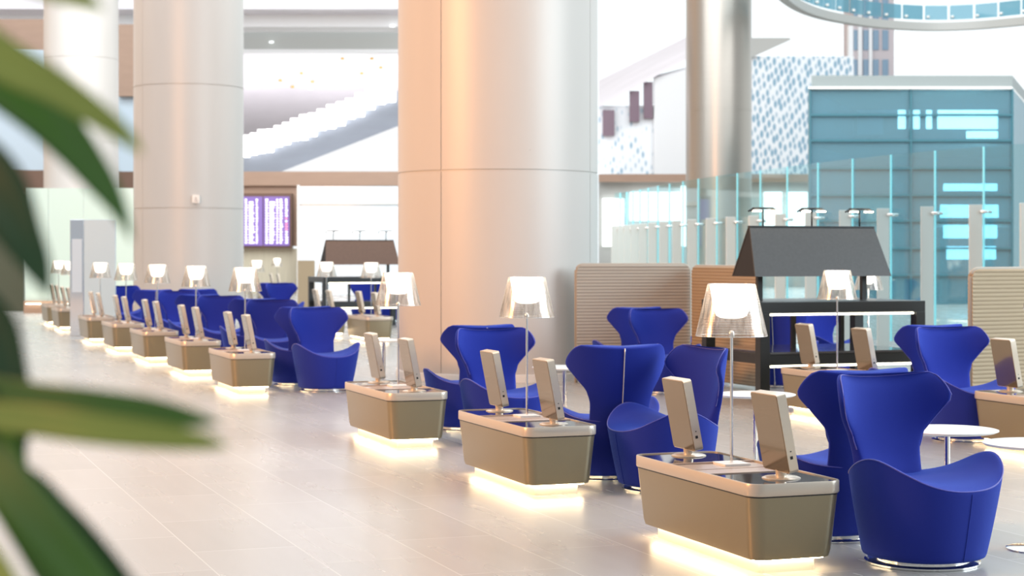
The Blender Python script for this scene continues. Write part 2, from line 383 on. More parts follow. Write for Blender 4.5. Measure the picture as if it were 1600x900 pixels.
# lit skylight panels in a stepped diagonal under the soffit
sk = [(384, 232), (396, 228), (408, 224), (421, 220), (434, 215), (447, 211), (460, 206), (474, 200), (488, 195), (502, 189), (517, 184), (532, 178), (547, 172), (562, 165), (578, 157), (594, 149), (610, 141)]
for i, (x, y) in enumerate(sk):
    Z = 90.7
    hw = 5.5+i*.14
    a = P(x-hw, Z, y-20+random.uniform(-2, 2)); b = P(x+hw, Z, y+16+random.uniform(-3, 3))
    o = MB().box(a.x, Z, b.z, b.x, Z+.29, a.z).build('skylight_panel', M['sky_lit'], bevel=.03)
    o.location = (0, 0, 0); tag(o, 'white glowing panel in the stepped diagonal skylight between two columns', 'skylight panel', 'stepped skylight panels')
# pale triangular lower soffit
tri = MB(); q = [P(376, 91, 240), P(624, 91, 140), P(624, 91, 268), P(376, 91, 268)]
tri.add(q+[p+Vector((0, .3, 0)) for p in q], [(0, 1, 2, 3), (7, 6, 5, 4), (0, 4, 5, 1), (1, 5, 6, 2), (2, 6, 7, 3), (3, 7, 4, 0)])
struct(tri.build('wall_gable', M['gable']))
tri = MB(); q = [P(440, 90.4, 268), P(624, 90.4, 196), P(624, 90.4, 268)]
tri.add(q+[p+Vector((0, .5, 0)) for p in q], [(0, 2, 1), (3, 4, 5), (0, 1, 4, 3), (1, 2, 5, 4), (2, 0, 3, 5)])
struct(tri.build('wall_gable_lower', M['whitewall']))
# small fixtures in the ceiling
for x, y in ((438, 126), (457, 136), (471, 115), (488, 128), (535, 92), (564, 79), (581, 92), (565, 115), (595, 70), (595, 106)):
    Z = 28.4/((HOR-y)/F+.198); c = P(x, Z, y)
    o = MB().lathe([(.03, -.05), (.10, -.03), (.12, .03), (.04, .08)], 12).build('ceiling_fixture', M['gold'], smooth=True); o.location = c
    tag(o, 'tiny gold fixture hanging under the lilac ceiling between two columns', 'ceiling fixture', 'gold ceiling fixtures')
for x, y in ((424, 66), (485, 92), (387, 124), (485, 139), (613, 41), (195, 117)):
    Z = 81.98 if y < 14 else (83.9 if y < 42 else (89.9 if y < 78 else 28.45/((HOR-y)/F+.198))); c = P(x, Z, y)
    o = MB().lathe([(.03, .05), (.11, .03), (.11, -.03)], 14).build('downlight', M['winw'], smooth=True); o.location = c
    tag(o, 'small round white downlight glowing under the far lilac ceiling', 'downlight', 'far ceiling downlights')
struct(panel('wall_upper_left', -60, 78, 70, 267, 78, M['paleblue'], .5))
struct(panel('trim_4', -60, 30, 70, 78, 80, M['brown'], .5))
struct(panel('trim_5', 184, 38, 213, 150, 79, M['brown'], .5))
struct(panel('wall_upper_gap', 184, 150, 213, 268, 79.5, M['paleblue'], .5))

struct(panel('wall_dark_left', -90, 304, 37, 0, 52.5, M['dkgreen'], .3, zmin=0))
# left frosted screen with a glow at its foot, and a low kerb
fs_ = empty('frosted_glass_screen', P(124, 51)); tag(fs_, 'wide pale green frosted glass screen behind the far left consoles', 'glass screen')
for a, b in ((39, 75), (76, 130), (131, 172), (173, 212)):
    ppart(fs_, 'glass_panel', a, 294, b, 0, 51, M['frost'], .05, zmin=.28)
ppart(fs_, 'kerb', 37, 470, 213, 0, 50.9, M['brown'], .3, zmin=0)
ppart(fs_, 'light_strip', 40, 474, 210, 475.5, 50.8, M['ledw'], .05)

# ------------------------------------------------------------------ columns
def column(px, Z, R, mat, label, seams=(2.8, 5.8, 8.9), vseams=(), top=14):
    c = P(px, Z); root = empty('column', c); tag(root, label, 'column', 'round clad columns')
    prof = [(R+.03, 0), (R+.03, .09)]; base = MB().lathe([(R+.03, 0), (R+.03, .10), (R, .105)], 96).build('base_ring', M['white'], root, smooth=True, ang=30)
    n = 144; gi = set()
    for a in vseams: gi.add(int(round(math.degrees(a)/360*n)) % n)
    zs = [0.1]
    for z in seams: zs += [z-.012, z-.0119, z+.0119, z+.012]
    zs += [top]
    rings = []
    for k, z in enumerate(zs):
        inner = any(abs(z-(s-.0119)) < 1e-5 or abs(z-(s+.0119)) < 1e-5 for s in seams)
        ring = []
        for i in range(n):
            for off in ((0,) if i not in gi else (-.006/R, -.0059/R, .0059/R, .006/R)):
                a = 2*PI*i/n+off
                r = R-.015 if (inner or (i in gi and abs(off) < .00595/R)) else R
                ring.append((r*math.cos(a), r*math.sin(a), z))
        rings.append(ring)
    MB().loft(rings).build('shaft', mat, root, smooth=True, ang=25)
    return root
def vs(R, offs):                 # seam angles from the sideways offset as a fraction of the radius, facing the camera
    return [1.5*PI+math.asin(o) for o in offs]
colA = column(778, 24.9, 1.385, M['column'], 'huge round pale column standing in the middle of the hall', vseams=vs(1, (-.53, .915)))
colB = column(295, 44.6, 1.35, M['column'], 'round pale column behind the front row, left of the departure board', vseams=vs(1, (-.7,)))
colC = column(127, 66.7, 1.36, M['column'], 'farthest left round column rising behind the frosted screen')
colD = column(1123, 74.0, 1.35, M['alu'], 'brushed metal column rising beyond the curved glass balustrade', seams=(7.55,))

def wall_plate(px, py, Zs, w_, h_, label):
    c = P(px, Zs, py); r = empty('wall_plate', c); tag(r, label, 'notice plate')
    MB().box(-w_/2, -.02, -h_/2, w_/2, .05, h_/2).build('plate', M['ivory'], r, bevel=.006)
    MB().box(-w_*.32, -.028, -h_*.38, w_*.38, -.018, h_*.38).build('cover', M['white'], r, bevel=.003)
    mb = MB()
    for k in range(4): mb.box(-w_*(.12+.02*k), -.031, h_*(.2-.15*k)-.006, w_*(.15+.05*k), -.027, h_*(.2-.15*k)+.006)
    mb.build('printed_lines', M['ink'], r)
    return r
sgn = wall_plate(821, 227, 23.60, .20, .25, 'small ivory notice plate mounted on the huge middle column'); 
sgn.rotation_euler = (0, 0, math.asin((821-778)/162.0))
wall_plate(306, 311, 43.24, .18, .2, 'small square plate on the column left of the departure board')

# ------------------------------------------------------------------ the far atrium on the right
struct(panel('wall_right_far', 936, 272, 1300, 415, 92, M['slab'], .5, zmin=0))
struct(panel('trim_6', 936, 272, 1275, 284, 91, M['brown'], .6))
# lit shop fronts under the white band
for x0, y0, x1, y1 in ((942, 310, 975, 385), (985, 300, 1062, 345), (1065, 290, 1140, 385), (1150, 300, 1170, 350), (1195, 300, 1222, 420), (1232, 300, 1262, 425)):
    o = panel('shop_light_panel', x0, y0, x1, y1, 91.6, M['winw'], .39); tag(o, 'glowing white panel on the far wall behind the curved balustrade', 'light panel', 'far glowing wall panels')
struct(panel('wall_pattern_left', 936, 165, 1074, 272, 95, M['pattern'], .5))
struct(panel('wall_pattern_right', 1170, 88, 1334, 272, 96, M['pattern'], .5))
# sloping white roof plates between the two columns
def plate(name, pts, mat, dy=.4):
    q = [P(x, Z, y) for x, y, Z in pts]; n = len(q)
    mb = MB(); mb.add(q+[p+Vector((0, dy, .15)) for p in q], [tuple(range(n)), tuple(reversed(range(n, 2*n)))]+[(i, (i+1) % n, (i+1) % n+n, i+n) for i in range(n)])
    return struct(mb.build(name, mat))
plate('ceiling_slope_1', [(936, 168, 94), (1074, 92, 94), (1074, 60, 110), (936, 128, 110)], M['lilac'])
plate('ceiling_slope_2', [(1170, 92, 95.6), (1236, 62, 95.6), (1236, 62, 100), (1170, 62, 100)], M['slab'])
plate('wall_gable_right', [(1022, 272, 94.5), (1022, 122, 94.5), (1074, 108, 94.5), (1074, 272, 94.5)], M['whitewall'])
for i, (a, b, y0, y1) in enumerate(((942, 960, 172, 212), (984, 999, 142, 190), (1006, 1020, 128, 185))):
    o = panel('far_window', a, y0, b, y1, 94.55, M['mauve'], .43)
    tag(o, 'mauve window pane under the sloping roof between two columns', 'window', 'mauve windows under the roof')
# stone building with dark blue windows
tb = empty('stone_tower', P(1362, 104)); tag(tb, 'pinkish stone tower with blue windows above the glass pavilion', 'building')
ppart(tb, 'wall', 1333, -20, 1397, 0, 104, M['pink'], 3, zmin=0)
for yy in ((-8, 32), (47, 78), (93, 124)):
    for a, b in ((1334, 1340), (1349, 1357), (1364, 1373), (1379, 1388)):
        ppart(tb, 'window', a, yy[0], b, yy[1], 103.9, M['winblue'], .2)
for a, b in ((1341, 1347), (1358, 1363)):
    ppart(tb, 'pilaster', a, -20, b, 0, 103.7, M['whitewall'], .3, zmin=0)
struct(panel('trim_7', 1326, 40, 1333, 130, 97, M['whitewall'], .5))

# teal glass pavilion
GZ = 60.0
gp = empty('glass_pavilion', P(1424, GZ)); tag(gp, 'large teal glass pavilion with grey roof band behind the balustrade', 'glass pavilion')
L = gp.location
SK = Matrix(((1, .36, 0, 0), (0, 1, 0, 0), (0, 0, 1, 0), (0, 0, 0, 1)))
def gx(px, Z=GZ): return (px-800)/F*Z-L.x
def gz(py, Z=GZ): return EYE-(py-HOR)/F*Z
MB().box(gx(1268), 0, gz(136), gx(1582), 9, gz(118), SK).build('roof_band', M['band'], gp)
MB().box(gx(1264), -.15, gz(139.5), gx(1582), 9, gz(136), SK).build('cornice', M['white'], gp)
MB().box(gx(1267), 8.5, 0, gx(1582), 8.9, gz(139), SK).build('rear_wall', M['pavback'], gp)
ys = [139, 180, 220, 263, 305, 345, 388, 430, 475, 520]
for k in range(len(ys)-1):
    for a, b in ((1266, 1421), (1424, 1580)):
        MB().box(gx(a), 0, max(0, gz(ys[k+1])+.03), gx(b), .05, gz(ys[k])-.03).build('pane', M['tealglass'], gp)
    MB().box(gx(1265), -.08, gz(ys[k+1])-.035, gx(1581), .08, gz(ys[k+1])+.035).build('mullion', M['mull'], gp)
for a in (1265, 1422.5, 1581): MB().box(gx(a)-.03, -.1, 0, gx(a)+.03, .1, gz(139)).build('post', M['mull'], gp)
MB().box(gx(1582)-.05, 0, 0, gx(1582), 8.9, gz(139), SK).build('side_pane', M['tealglass'], gp)
MB().box(gx(1265), 0, 0, gx(1265)+.05, 8.9, gz(139), SK).build('side_pane', M['tealglass'], gp)
for z in (gz(222), gz(350)):
    MB().box(gx(1268), .6, z-.1, gx(1578), 8, z, SK).build('storey_slab', M['slab'], gp)
for (x0, y0, x1, y1) in ((1404, 172, 1415, 201), (1428, 172, 1437, 201), (1448, 172, 1456, 201), (1466, 172, 1559, 177), (1466, 181, 1559, 201), (1511, 205, 1559, 216), (1475, 287, 1558, 298), (1470, 320, 1560, 340), (1475, 352, 1558, 372), (1480, 385, 1556, 405), (1340, 172, 1402, 176), (1340, 183, 1380, 210), (1290, 320, 1330, 380), (1400, 285, 1412, 300)):
    Z = GZ+.35; a = P(x0, Z, y0); b = P(x1, Z, y1)
    MB().box(a.x-L.x, .35, b.z, b.x-L.x, .45, a.z).build('lit_panel', M['pav_lit'] if x0 > 1400 else M['paleblue'], gp)

# ring gallery overhead
lam = 1.3
ringpts = [(6.4, 45), (7.3, 50), (8.5, 54.1), (9.8, 56.8), (11.45, 58.7), (12.8, 59.6), (14.08, 60), (15.2, 59.75), (16.08, 59.15), (17.1, 58.0), (18.3, 55.8)]
def catmull(pts, n):
    out = []
    pp = [pts[0]]+pts+[pts[-1]]
    for i in range(1, len(pp)-2):
        for k in range(n):
            t = k/n; p0, p1, p2, p3 = [Vector(q) for q in pp[i-1:i+3]]
            out.append(.5*((2*p1)+(-p0+p2)*t+(2*p0-5*p1+4*p2-p3)*t*t+(-p0+3*p1-3*p2+p3)*t**3))
    out.append(Vector(pts[-1])); return out
rp = [Vector((a.x*lam, a.y*lam, 0)) for a in catmull([Vector((x, y, 0)) for x, y in ringpts], 8)]
zr = 1.7+348.3/(F/78.0)
rg = empty('ring_gallery', (14*lam, 60*lam, zr)); tag(rg, 'curved overhead gallery with grey slab edge and blue glass panels', 'gallery')
Lr = rg.location
mb = MB(); rings = []
for i, p in enumerate(rp):
    t = (rp[min(i+1, len(rp)-1)]-rp[max(i-1, 0)]).normalized(); nn = Vector((-t.y, t.x, 0))  # away from camera
    q = p-Lr; q.z = 0
    rings.append([q-nn*.12, q+nn*.25, q+nn*.25+Vector((0, 0, .34)), q-nn*.12+Vector((0, 0, .34))])
mb.loft(rings).build('slab', M['slab'], rg)
cum = [0]
for i in range(1, len(rp)): cum.append(cum[-1]+(rp[i]-rp[i-1]).length)
def at_len(s):
    for i in range(1, len(rp)):
        if cum[i] >= s:
            f = (s-cum[i-1])/(cum[i]-cum[i-1]); return rp[i-1].lerp(rp[i], f)
    return rp[-1]
s = .2
while s < cum[-1]-1.1:
    for rowi in (0, 1):
        a = at_len(s)-Lr; b = at_len(s+.98)-Lr; t = (b-a).normalized(); nn = Vector((-t.y, t.x, 0))
        z0 = .46+rowi*.95; a.z = b.z = 0; off = nn*(rowi*.35)
        q = [a+off+Vector((0, 0, z0)), b+off+Vector((0, 0, z0)), b+off+Vector((0, 0, z0+.62)), a+off+Vector((0, 0, z0+.62))]
        MB().add(q+[p+nn*.04 for p in q], [(0, 1, 2, 3), (7, 6, 5, 4), (0, 4, 5, 1), (1, 5, 6, 2), (2, 6, 7, 3), (3, 7, 4, 0)]).build('glass_panel', M['ringglass'], rg)
        if rowi == 0:
            c = a+(b-a)*.12
            MB().lathe([(.06, -.05), (.08, 0), (.06, .05)], 10, c=(c.x-nn.x*.06, c.y-nn.y*.06, z0+.12)).build('clamp', M['white'], rg, smooth=True)
    s += 1.08

# curved balustrade of tall glass sheets held by white fins
edge = [(1700, 28.0), (1617, 29.2), (1537, 30.2), (1461, 31.4), (1392, 32.7), (1332, 34.1), (1278, 35.6), (1230, 37.2), (1188, 38.8), (1152, 40.2), (1120, 41.7), (1091, 43.2), (1067, 44.7), (1046, 46.2), (1028, 47.7), (1013, 49.1), (1000, 50.4), (989, 51.5), (979, 52.4), (969, 53.0), (960, 53.3)]
bl = empty('glass_balustrade', P(1278, 35.6)); tag(bl, 'long curved balustrade of tall clear glass sheets with white metal fins', 'balustrade')
Lb = bl.location
ep = [P(x, Z)-Lb for x, Z in edge]
for i in range(len(ep)-1):
    a, b = ep[i], ep[i+1]; t = (a-b).normalized(); nn = Vector((-t.y, t.x, 0))
    ztop = 3.5
    a2 = a-t*.02
    q = [b+Vector((0, 0, .1)), a2+Vector((0, 0, .1)), a2+Vector((0, 0, ztop)), b+Vector((0, 0, ztop))]
    MB().add(q+[p+nn*.02 for p in q], [(0, 1, 2, 3), (7, 6, 5, 4), (0, 4, 5, 1), (2, 6, 7, 3)]).build('glass_sheet', M['glass'], bl)
    MB().box(a.x-.015, a.y-.015, .1, a.x+.015, a.y+.015, ztop).build('glass_edge', M['cyan'], bl)
    wd = .125
    cx = a.x-.14
    MB().box(cx-wd, a.y-.10, 0, cx+wd*.75, a.y-.03, 2.52).build('fin', M['fin'], bl, bevel=.01)
    MB().tube([(a.x-.10, a.y-.14, 2.40), (a.x+.10, a.y-.14, 2.40)], .03, 8).build('clamp', M['chrome'], bl, smooth=True)

# ------------------------------------------------------------------ consoles, lamps, terminals
# local axes of a console: x = across (towards the chairs), y = along the row
def make_console():
    r = empty('console_table')
    MB().loft([rrect(.235, .725, .07, .080), rrect(.245, .735, .08, .11), rrect(.272, .765, .085, .415)]).build('body', M['bronze'], r, smooth=True, ang=40)
    mb = MB().loft([rrect(.276, .770, .085, .422), rrect(.280, .774, .088, .428), rrect(.280, .774, .088, .484), rrect(.277, .771, .086, .489), rrect(.268, .762, .078, .489), rrect(.266, .760, .076, .474)])
    mb.build('rim', M['cap'], r, smooth=True, ang=35)
    MB().loft([rrect(.272, .765, .08, .414), rrect(.272, .765, .08, .424)]).build('shadow_gap', M['port'], r, smooth=True, ang=40)
    for s in (-1, 1):
        MB().box(-.262, s*.50-.235, .474, .262, s*.50+.235, .483).build('glass_pad', M['pad'], r, bevel=.003)
        MB().box(-.255, s*.125-.115, .474, .255, s*.125+.115, .478).build('tray', M['tray'], r)
        MB().box(-.262, s*.250-.010, .474, .262, s*.250+.010, .488).build('divider', M['tray'], r)
    MB().loft([rrect(.17, .655, .03, 0), rrect(.17, .655, .03, .09)]).build('plinth', M['plinth'], r, smooth=True, ang=40)
    mb = MB()
    mb.box(-.198, -.68, .068, -.182, .68, .080); mb.box(.182, -.68, .068, .198, .68, .080)
    mb.box(-.18, -.685, .068, .18, -.669, .080); mb.box(-.18, .669, .068, .18, .685, .080)
    mb.build('light_strip', M['led'], r)
    return r
def make_lamp():
    r = empty('table_lamp')
    MB().loft([rrect(.085, .085, .01, 0), rrect(.085, .085, .01, .012)]).build('base_plate', M['white'], r)
    MB().lathe([(.0085, .01), (.0085, .76)], 12).build('pole', M['chrome'], r, smooth=True, ang=40)
    MB().lathe([(.008, .735), (.017, .74), (.017, .765), (.010, .775)], 14).build('joint', M['chrome'], r, smooth=True, ang=40)
    MB().lathe([(.03, .845), (.065, .850), (.088, .862), (.103, .90), (.127, 1.040)], 32).build('diffuser', M['bulb'], r, smooth=True, ang=50)
    n = 96; rings = []
    for z, rad in ((.745, .205), (1.045, .135)):
        rings.append([((rad+(.004 if i % 2 else -.002))*math.cos(2*PI*i/n), (rad+(.004 if i % 2 else -.002))*math.sin(2*PI*i/n), z) for i in range(n)])
    MB().loft(rings, False, False).build('shade', M['shade'], r, smooth=True)
    for q, z in ((.206, .745), (.135, 1.045)):
        MB().tube([(q*math.cos(2*PI*i/48), q*math.sin(2*PI*i/48), z) for i in range(49)], .002, 6).build('shade_rim', M['chrome'], r, smooth=True)
    return r
def make_terminal():
    r = empty('touchscreen_terminal')
    T = Matrix.Translation((0, 0, .045)) @ Matrix.Rotation(math.radians(-11), 4, 'Y')
    def rbox(x0, x1, y0, y1, z0, z1, rr):
        ring = lambda x: [T @ Vector((x, p[0], (z0+z1)/2+p[1])) for p in rrect((y1-y0)/2, (z1-z0)/2, rr, 0, 4)]
        return ring
    g = rbox(-.028, .028, -.15, .15, 0, .43, .018)
    MB().loft([g(-.028), g(.026)]).build('casing', M['tside'], r, smooth=True, ang=40)
    g2 = rbox(0, 0, -.145, .145, .005, .425, .014)
    MB().loft([g2(-.0285), g2(-.031)]).build('back_panel', M['tback'], r, smooth=True, ang=40)
    MB().loft([g2(.026), g2(.0285)]).build('display', M['screen'], r, smooth=True, ang=40)
    MB().box(-.012, -.1515, .075, .004, -.149, .092, T).build('port', M['port'], r)
    MB().box(-.006, -.1515, .115, .001, -.149, .121, T).build('button', M['port'], r)
    MB().lathe([(.105, 0), (.105, .004), (.09, .010), (.035, .016)], 36).build('base_disc', M['tside'], r, smooth=True, ang=40)
    MB().tube([(0, 0, .01), (-.004, 0, .05)], .03, 14).build('neck', M['tside'], r, smooth=True, ang=40)
    MB().box(.028, -.02, .30, .05, .02, .36, T).build('card_reader', M['tside'], r, bevel=.004)
    return r
console = Proto(make_console()); lampP = Proto(make_lamp()); termP = Proto(make_terminal())
words = ['first', 'second', 'third', 'fourth', 'fifth', 'sixth', 'seventh', 'eighth', 'ninth', 'tenth', 'eleventh']
def station(x, y, where, row, rz=ROW):
    console.place((x, y, 0), rz, 'bronze console table with glowing plinth, '+where, 'console table', row+' consoles')
    R_ = Matrix.Rotation(rz, 3, 'Z')
    lp = Vector((x, y, .478))+R_ @ Vector((.085, .17, 0))
    lampP.place(lp, rz, 'ribbed clear lamp on the console '+where, 'table lamp', row+' lamps')
    for s, nm in ((-1, 'nearer'), (1, 'farther')):
        tp = Vector((x, y, .483))+R_ @ Vector((.03, .05+s*.575, 0))
        termP.place(tp, rz, nm+' tilted terminal on the console '+where, 'computer terminal', row+' terminals')
front = [(k, (1.25-1.16*k, 10.19+3.06*k)) for k in (0, 1, 2, 4, 5, 6, 7, 8)]+[(10, (-9.93, 40.0)), (11, (-10.95, 43.0))]
nm = ['nearest the camera', 'second from the camera in the front row', 'third in the front row, before the huge column',
      'fourth in the front row, beside a pair of chairs', 'fifth in the front row from the camera', 'sixth in the front row from the camera',
      'seventh in the front row from the camera', 'eighth in the front row, before the pale totem',
      'just left of the pale totem', 'at the far left end of the front row']
for (k, (x, y)), w_ in zip(front, nm): station(x, y, w_, 'front row')
for (x, y), w_ in (((4.58, 15.2), 'cut by the right edge of the picture'), ((3.37, 18.5), 'hidden behind the nearest two chairs'),
                   ((-2.78, 34.9), 'just left of the huge column, in the back row'), ((-3.87, 37.0), 'before the brown reading hood'),
                   ((-6.6, 46.0), 'below the departure board'), ((-8.7, 66), 'farthest back against the pale timber wall')):
    station(x, y, w_, 'back row')
# loose lamps
def lone_lamp(px, Z, h, label):
    c = P(px, Z); r = empty('floor_lamp', c); tag(r, label, 'floor lamp')
    MB().lathe([(.16, 0), (.16, .015), (.02, .03)], 24).build('base_disc', M['chrome'], r, smooth=True, ang=40)
    MB().lathe([(.010, .02), (.010, h-.28)], 10).build('pole', M['chrome'], r, smooth=True)
    MB().lathe([(.03, h-.22), (.075, h-.19), (.09, h-.005)], 24).build('diffuser', M['bulb'], r, smooth=True, ang=50)
    MB().lathe([(.205, h-.30), (.118, h)], 48, cap0=False, cap1=False).build('shade', M['shade'], r, smooth=True)
lone_lamp(12, 56, 2.2, 'tall lamp glowing at the far left edge behind the dark leaf')
lone_lamp(1357, 24.5, 1.50, 'dim white shaded lamp behind the right end of the dark desk hood')

# ------------------------------------------------------------------ winged armchair
def a_(z): return .31+.19*z if z < .6 else .424+.10*(z-.6)
def yc(z): return .295+.125*z
def bf(z): return .325+.19*z
NE = 2.3
def yrear(x, z):
    q = min(.995, abs(x)/a_(z)); return yc(z)*(1-q**NE)**(1/NE)
def zseat(x, y):
    g = math.exp(-((y+.12)/.34)**2)
    lip = -.02*max(0, (-y-.30)/.13)
    return .455+.140*min(1.15, abs(x)/.41)**2.1*g+lip
def interp(tab, t):
    for (a, va), (b, vb) in zip(tab, tab[1:]):
        if t <= b:
            k = (t-a)/(b-a); k = k*k*(3-2*k); return va+(vb-va)*k
    return tab[-1][1]
WT = [(.0, .24), (.27, .238), (.41, .240), (.53, .268), (.665, .338), (.775, .398), (.84, .405), (.93, .385), (.975, .36), (1.0, .325)]
Z0B, Z1B = .30, 0.996
def backpt(u, v):
    zt = Z1B+.022*abs(u)**2
    z = Z0B+v*(zt-Z0B); x = u*interp(WT, v)
    ins = (-.004+.012*abs(u)**4)*max(0, min(1, (.62-z)/.08))
    if z < .34: ins += .008*(.34-z)/.04
    y = yrear(x, z)-ins
    return Vector((x, y, z))
def make_chair():
    r = empty('wing_armchair')
    n = 80; th = [2*PI*i/n for i in range(n)]
    def plan(t, z, s=1.0):
        c, q = math.cos(t), math.sin(t)
        b = yc(z) if q > 0 else bf(z)
        rr = (abs(c/a_(z))**NE+abs(q/b)**NE)**(-1/NE)*s
        return rr*c, rr*q
    H = []
    for t in th:
        x, y = plan(t, .55); z = zseat(x, y); x, y = plan(t, z); H.append(zseat(x, y)-.012)
    rings = []
    rings.append([(*plan(t, .03, .93), .034) for t in th])
    for k in range(13):
        s = k/12
        rings.append([(lambda z: (*plan(t, z, 1+.012*math.sin(PI*min(1, z/.5))), z))(.045+s*(h-.045)) for t, h in zip(th, H)])
    rings.append([(*plan(t, h, .992), h+.008) for t, h in zip(th, H)])
    rings.append([(*plan(t, h, .972), h+.012) for t, h in zip(th, H)])
    for s in (.93, .85, .75, .62, .48, .34, .2, .08):
        rg_ = []
        for t, h in zip(th, H):
            x, y = plan(t, h, s); rg_.append((x, y, zseat(x, y) if s < .93 else (zseat(x, y)*.5+(h+.012)*.5)))
        rings.append(rg_)
    seat = MB().loft(rings).build('seat', M['blue'], r, smooth=True, subsurf=1)
    rim = [Vector((*plan(t, h, .996), h+.007)) for t, h in zip(th, H)]
    MB().tube([rim[i % n] for i in range(n+1)], .0035, 6).build('piping', M['pipe'], seat, smooth=True)
    fr = [(0, -bf(z)*(1+.012*math.sin(PI*min(1, z/.5)))-.001, z) for z in [.05+.04*k for k in range(10)]]
    MB().tube(fr+[(0, -bf(.42)-.001, .42)], .0022, 6).build('front_seam', M['blue'], seat, smooth=True)
    # backrest shell
    us = [-1, -.97, -.9, -.78, -.62, -.45, -.28, -.12, 0, .12, .28, .45, .62, .78, .9, .97, 1]
    vs_ = [0, .15, .28, .36, .42, .48, .54, .60, .66, .72, .78, .83, .88, .92, .955, .98, 1.0]
    rings = []; edge_l = []; edge_r = []; top = []
    def inner(u, v):
        p = backpt(u, v); e = 1e-3
        q = backpt(u+e, v); t = (q-p).normalized() if abs(u) < 1 else (p-backpt(u-e, v)).normalized()
        nrm = Vector((t.y, -t.x, 0)).normalized()         # points forward/inward
        if nrm.y > 0: nrm = -nrm
        th_ = (.052+.09*math.exp(-max(0, p.z-.42)/.10))*(.55+.45*math.sqrt(max(0, 1-u**4)))
        if v > .9: th_ *= 1-.35*((v-.9)/.1)**2
        return p+nrm*th_
    for v in vs_:
        o_ = [backpt(u, v) for u in us]; i_ = [inner(u, v) for u in reversed(us)]
        ring = o_+i_; rings.append(ring)
    last = rings[-1]; m = len(us); cap = []
    for k in range(2*m):
        mate = last[2*m-1-k]; cap.append(last[k].lerp(mate, .28)+Vector((0, 0, .010)))
    rings.append(cap)
    back = MB().loft(rings).build('backrest', M['blue'], r, smooth=True, subsurf=1)
    path = [inner(-1, v) for v in vs_[4:]]+[inner(u, 1)+Vector((0, 0, .004)) for u in us[1:-1]]+[inner(1, v) for v in reversed(vs_[4:])]
    MB().tube(path, .0032, 6).build('piping', M['pipe'], back, smooth=True)
    zz = [0.998-.04*k for k in range(25)]
    zp = [(0, yc(z)*(1+(.012*math.sin(PI*min(1, z/.5)) if z < .5 else 0))+.005, z) for z in zz]
    MB().tube(zp, .0045, 6).build('zip', M['zip'], back, smooth=True)
    MB().box(-.008, yc(.06)+.003, .05, .008, yc(.06)+.012, .085).build('zip_pull', M['zip'], back)
    MB().lathe([(.30, 0), (.315, .002), (.315, .012), (.30, .016), (.26, .018), (.26, .036)], 48).build('base_disc', M['chrome'], r, smooth=True, ang=40)
    return r
chair = Proto(make_chair())
# px of the base centre, depth, facing (degrees from straight towards the camera, positive turns to picture right)
chairs = [
 (1441, 9.88, 27, 'blue winged armchair, nearest the camera, facing right with its seat fully in view', 'front'),
 (1296, 10.80, 207, 'blue winged armchair seen from behind, between the nearest console and nearest armchair', 'front'),
 (1040, 12.95, -66, 'blue winged armchair turned left, behind the farther terminal of the nearest console', 'front'),
 (946, 13.65, 197, 'blue armchair with its back and pale zip to the camera, beside the second console', 'front'),
 (790, 16.05, 24, 'blue winged armchair facing the camera right behind the second console', 'front'),
 (731, 17.35, 207, 'blue armchair seen from behind between third console and huge column', 'front'),
 (508, 22.20, 27, 'blue winged armchair facing right beside the fourth console, left of the huge column', 'front'),
 (465, 23.20, 207, 'blue armchair seen from behind, right behind the fourth console lamp', 'front'),
 (428, 26.0, 14, 'blue armchair behind the fourth console terminals with its broad back facing forward', 'front'),
 (388, 27.3, 207, 'blue armchair mostly hidden between the fourth and fifth consoles', 'front'),
 (347, 28.6, 14, 'blue armchair with broad back right of the fifth console lamp', 'front'),
 (303, 30.0, 207, 'blue armchair mostly hidden behind the fifth console lamp', 'front'),
 (281, 32.3, 14, 'blue armchair just right of the sixth console lamp', 'front'),
 (234, 34.0, 207, 'blue armchair between the sixth and seventh console lamps', 'front'),
 (308, 34.6, 190, 'blue armchair in front of the left column foot', 'front'),
 (193, 37.6, 20, 'blue armchair peeping out behind the seventh and eighth consoles', 'front'),
 (1511, 16.3, 20, 'blue winged armchair facing the camera before the right tan ribbed screen', 'rear'),
 (1427, 17.4, 205, 'blue armchair seen from behind left of the one before the right ribbed screen', 'rear'),
 (1040, 21.8, 18, 'violet blue armchair before the stone ribbed screen right of the huge column', 'rear'),
 (978, 23.0, 205, 'violet blue armchair half hidden by the right edge of the huge column', 'rear'),
 (1095, 25.0, -60, 'blue armchair glimpsed at the joint of two ribbed screens', 'rear'),
 (1225, 22.8, 150, 'blue armchair seen through the left bay of the dark desk', 'rear'),
 (1303, 24.3, 30, 'blue armchair seen through the right bay of the dark desk', 'rear'),
 (446, 41.0, 30, 'blue armchair just below and right of the departure board', 'rear'),
 (424, 41.9, 200, 'dark blue armchair left of the one below the departure board', 'rear'),
 (573, 43.6, 10, 'blue armchair behind the back row lamp beside the huge column', 'rear'),
 (614, 45.0, 200, 'blue armchair almost hidden by the left edge of the huge column', 'rear'),
]
for px, Z, deg, lab, g in chairs:
    chair.place(P(px, Z), math.radians(deg), lab, 'armchair', g+' row armchairs')

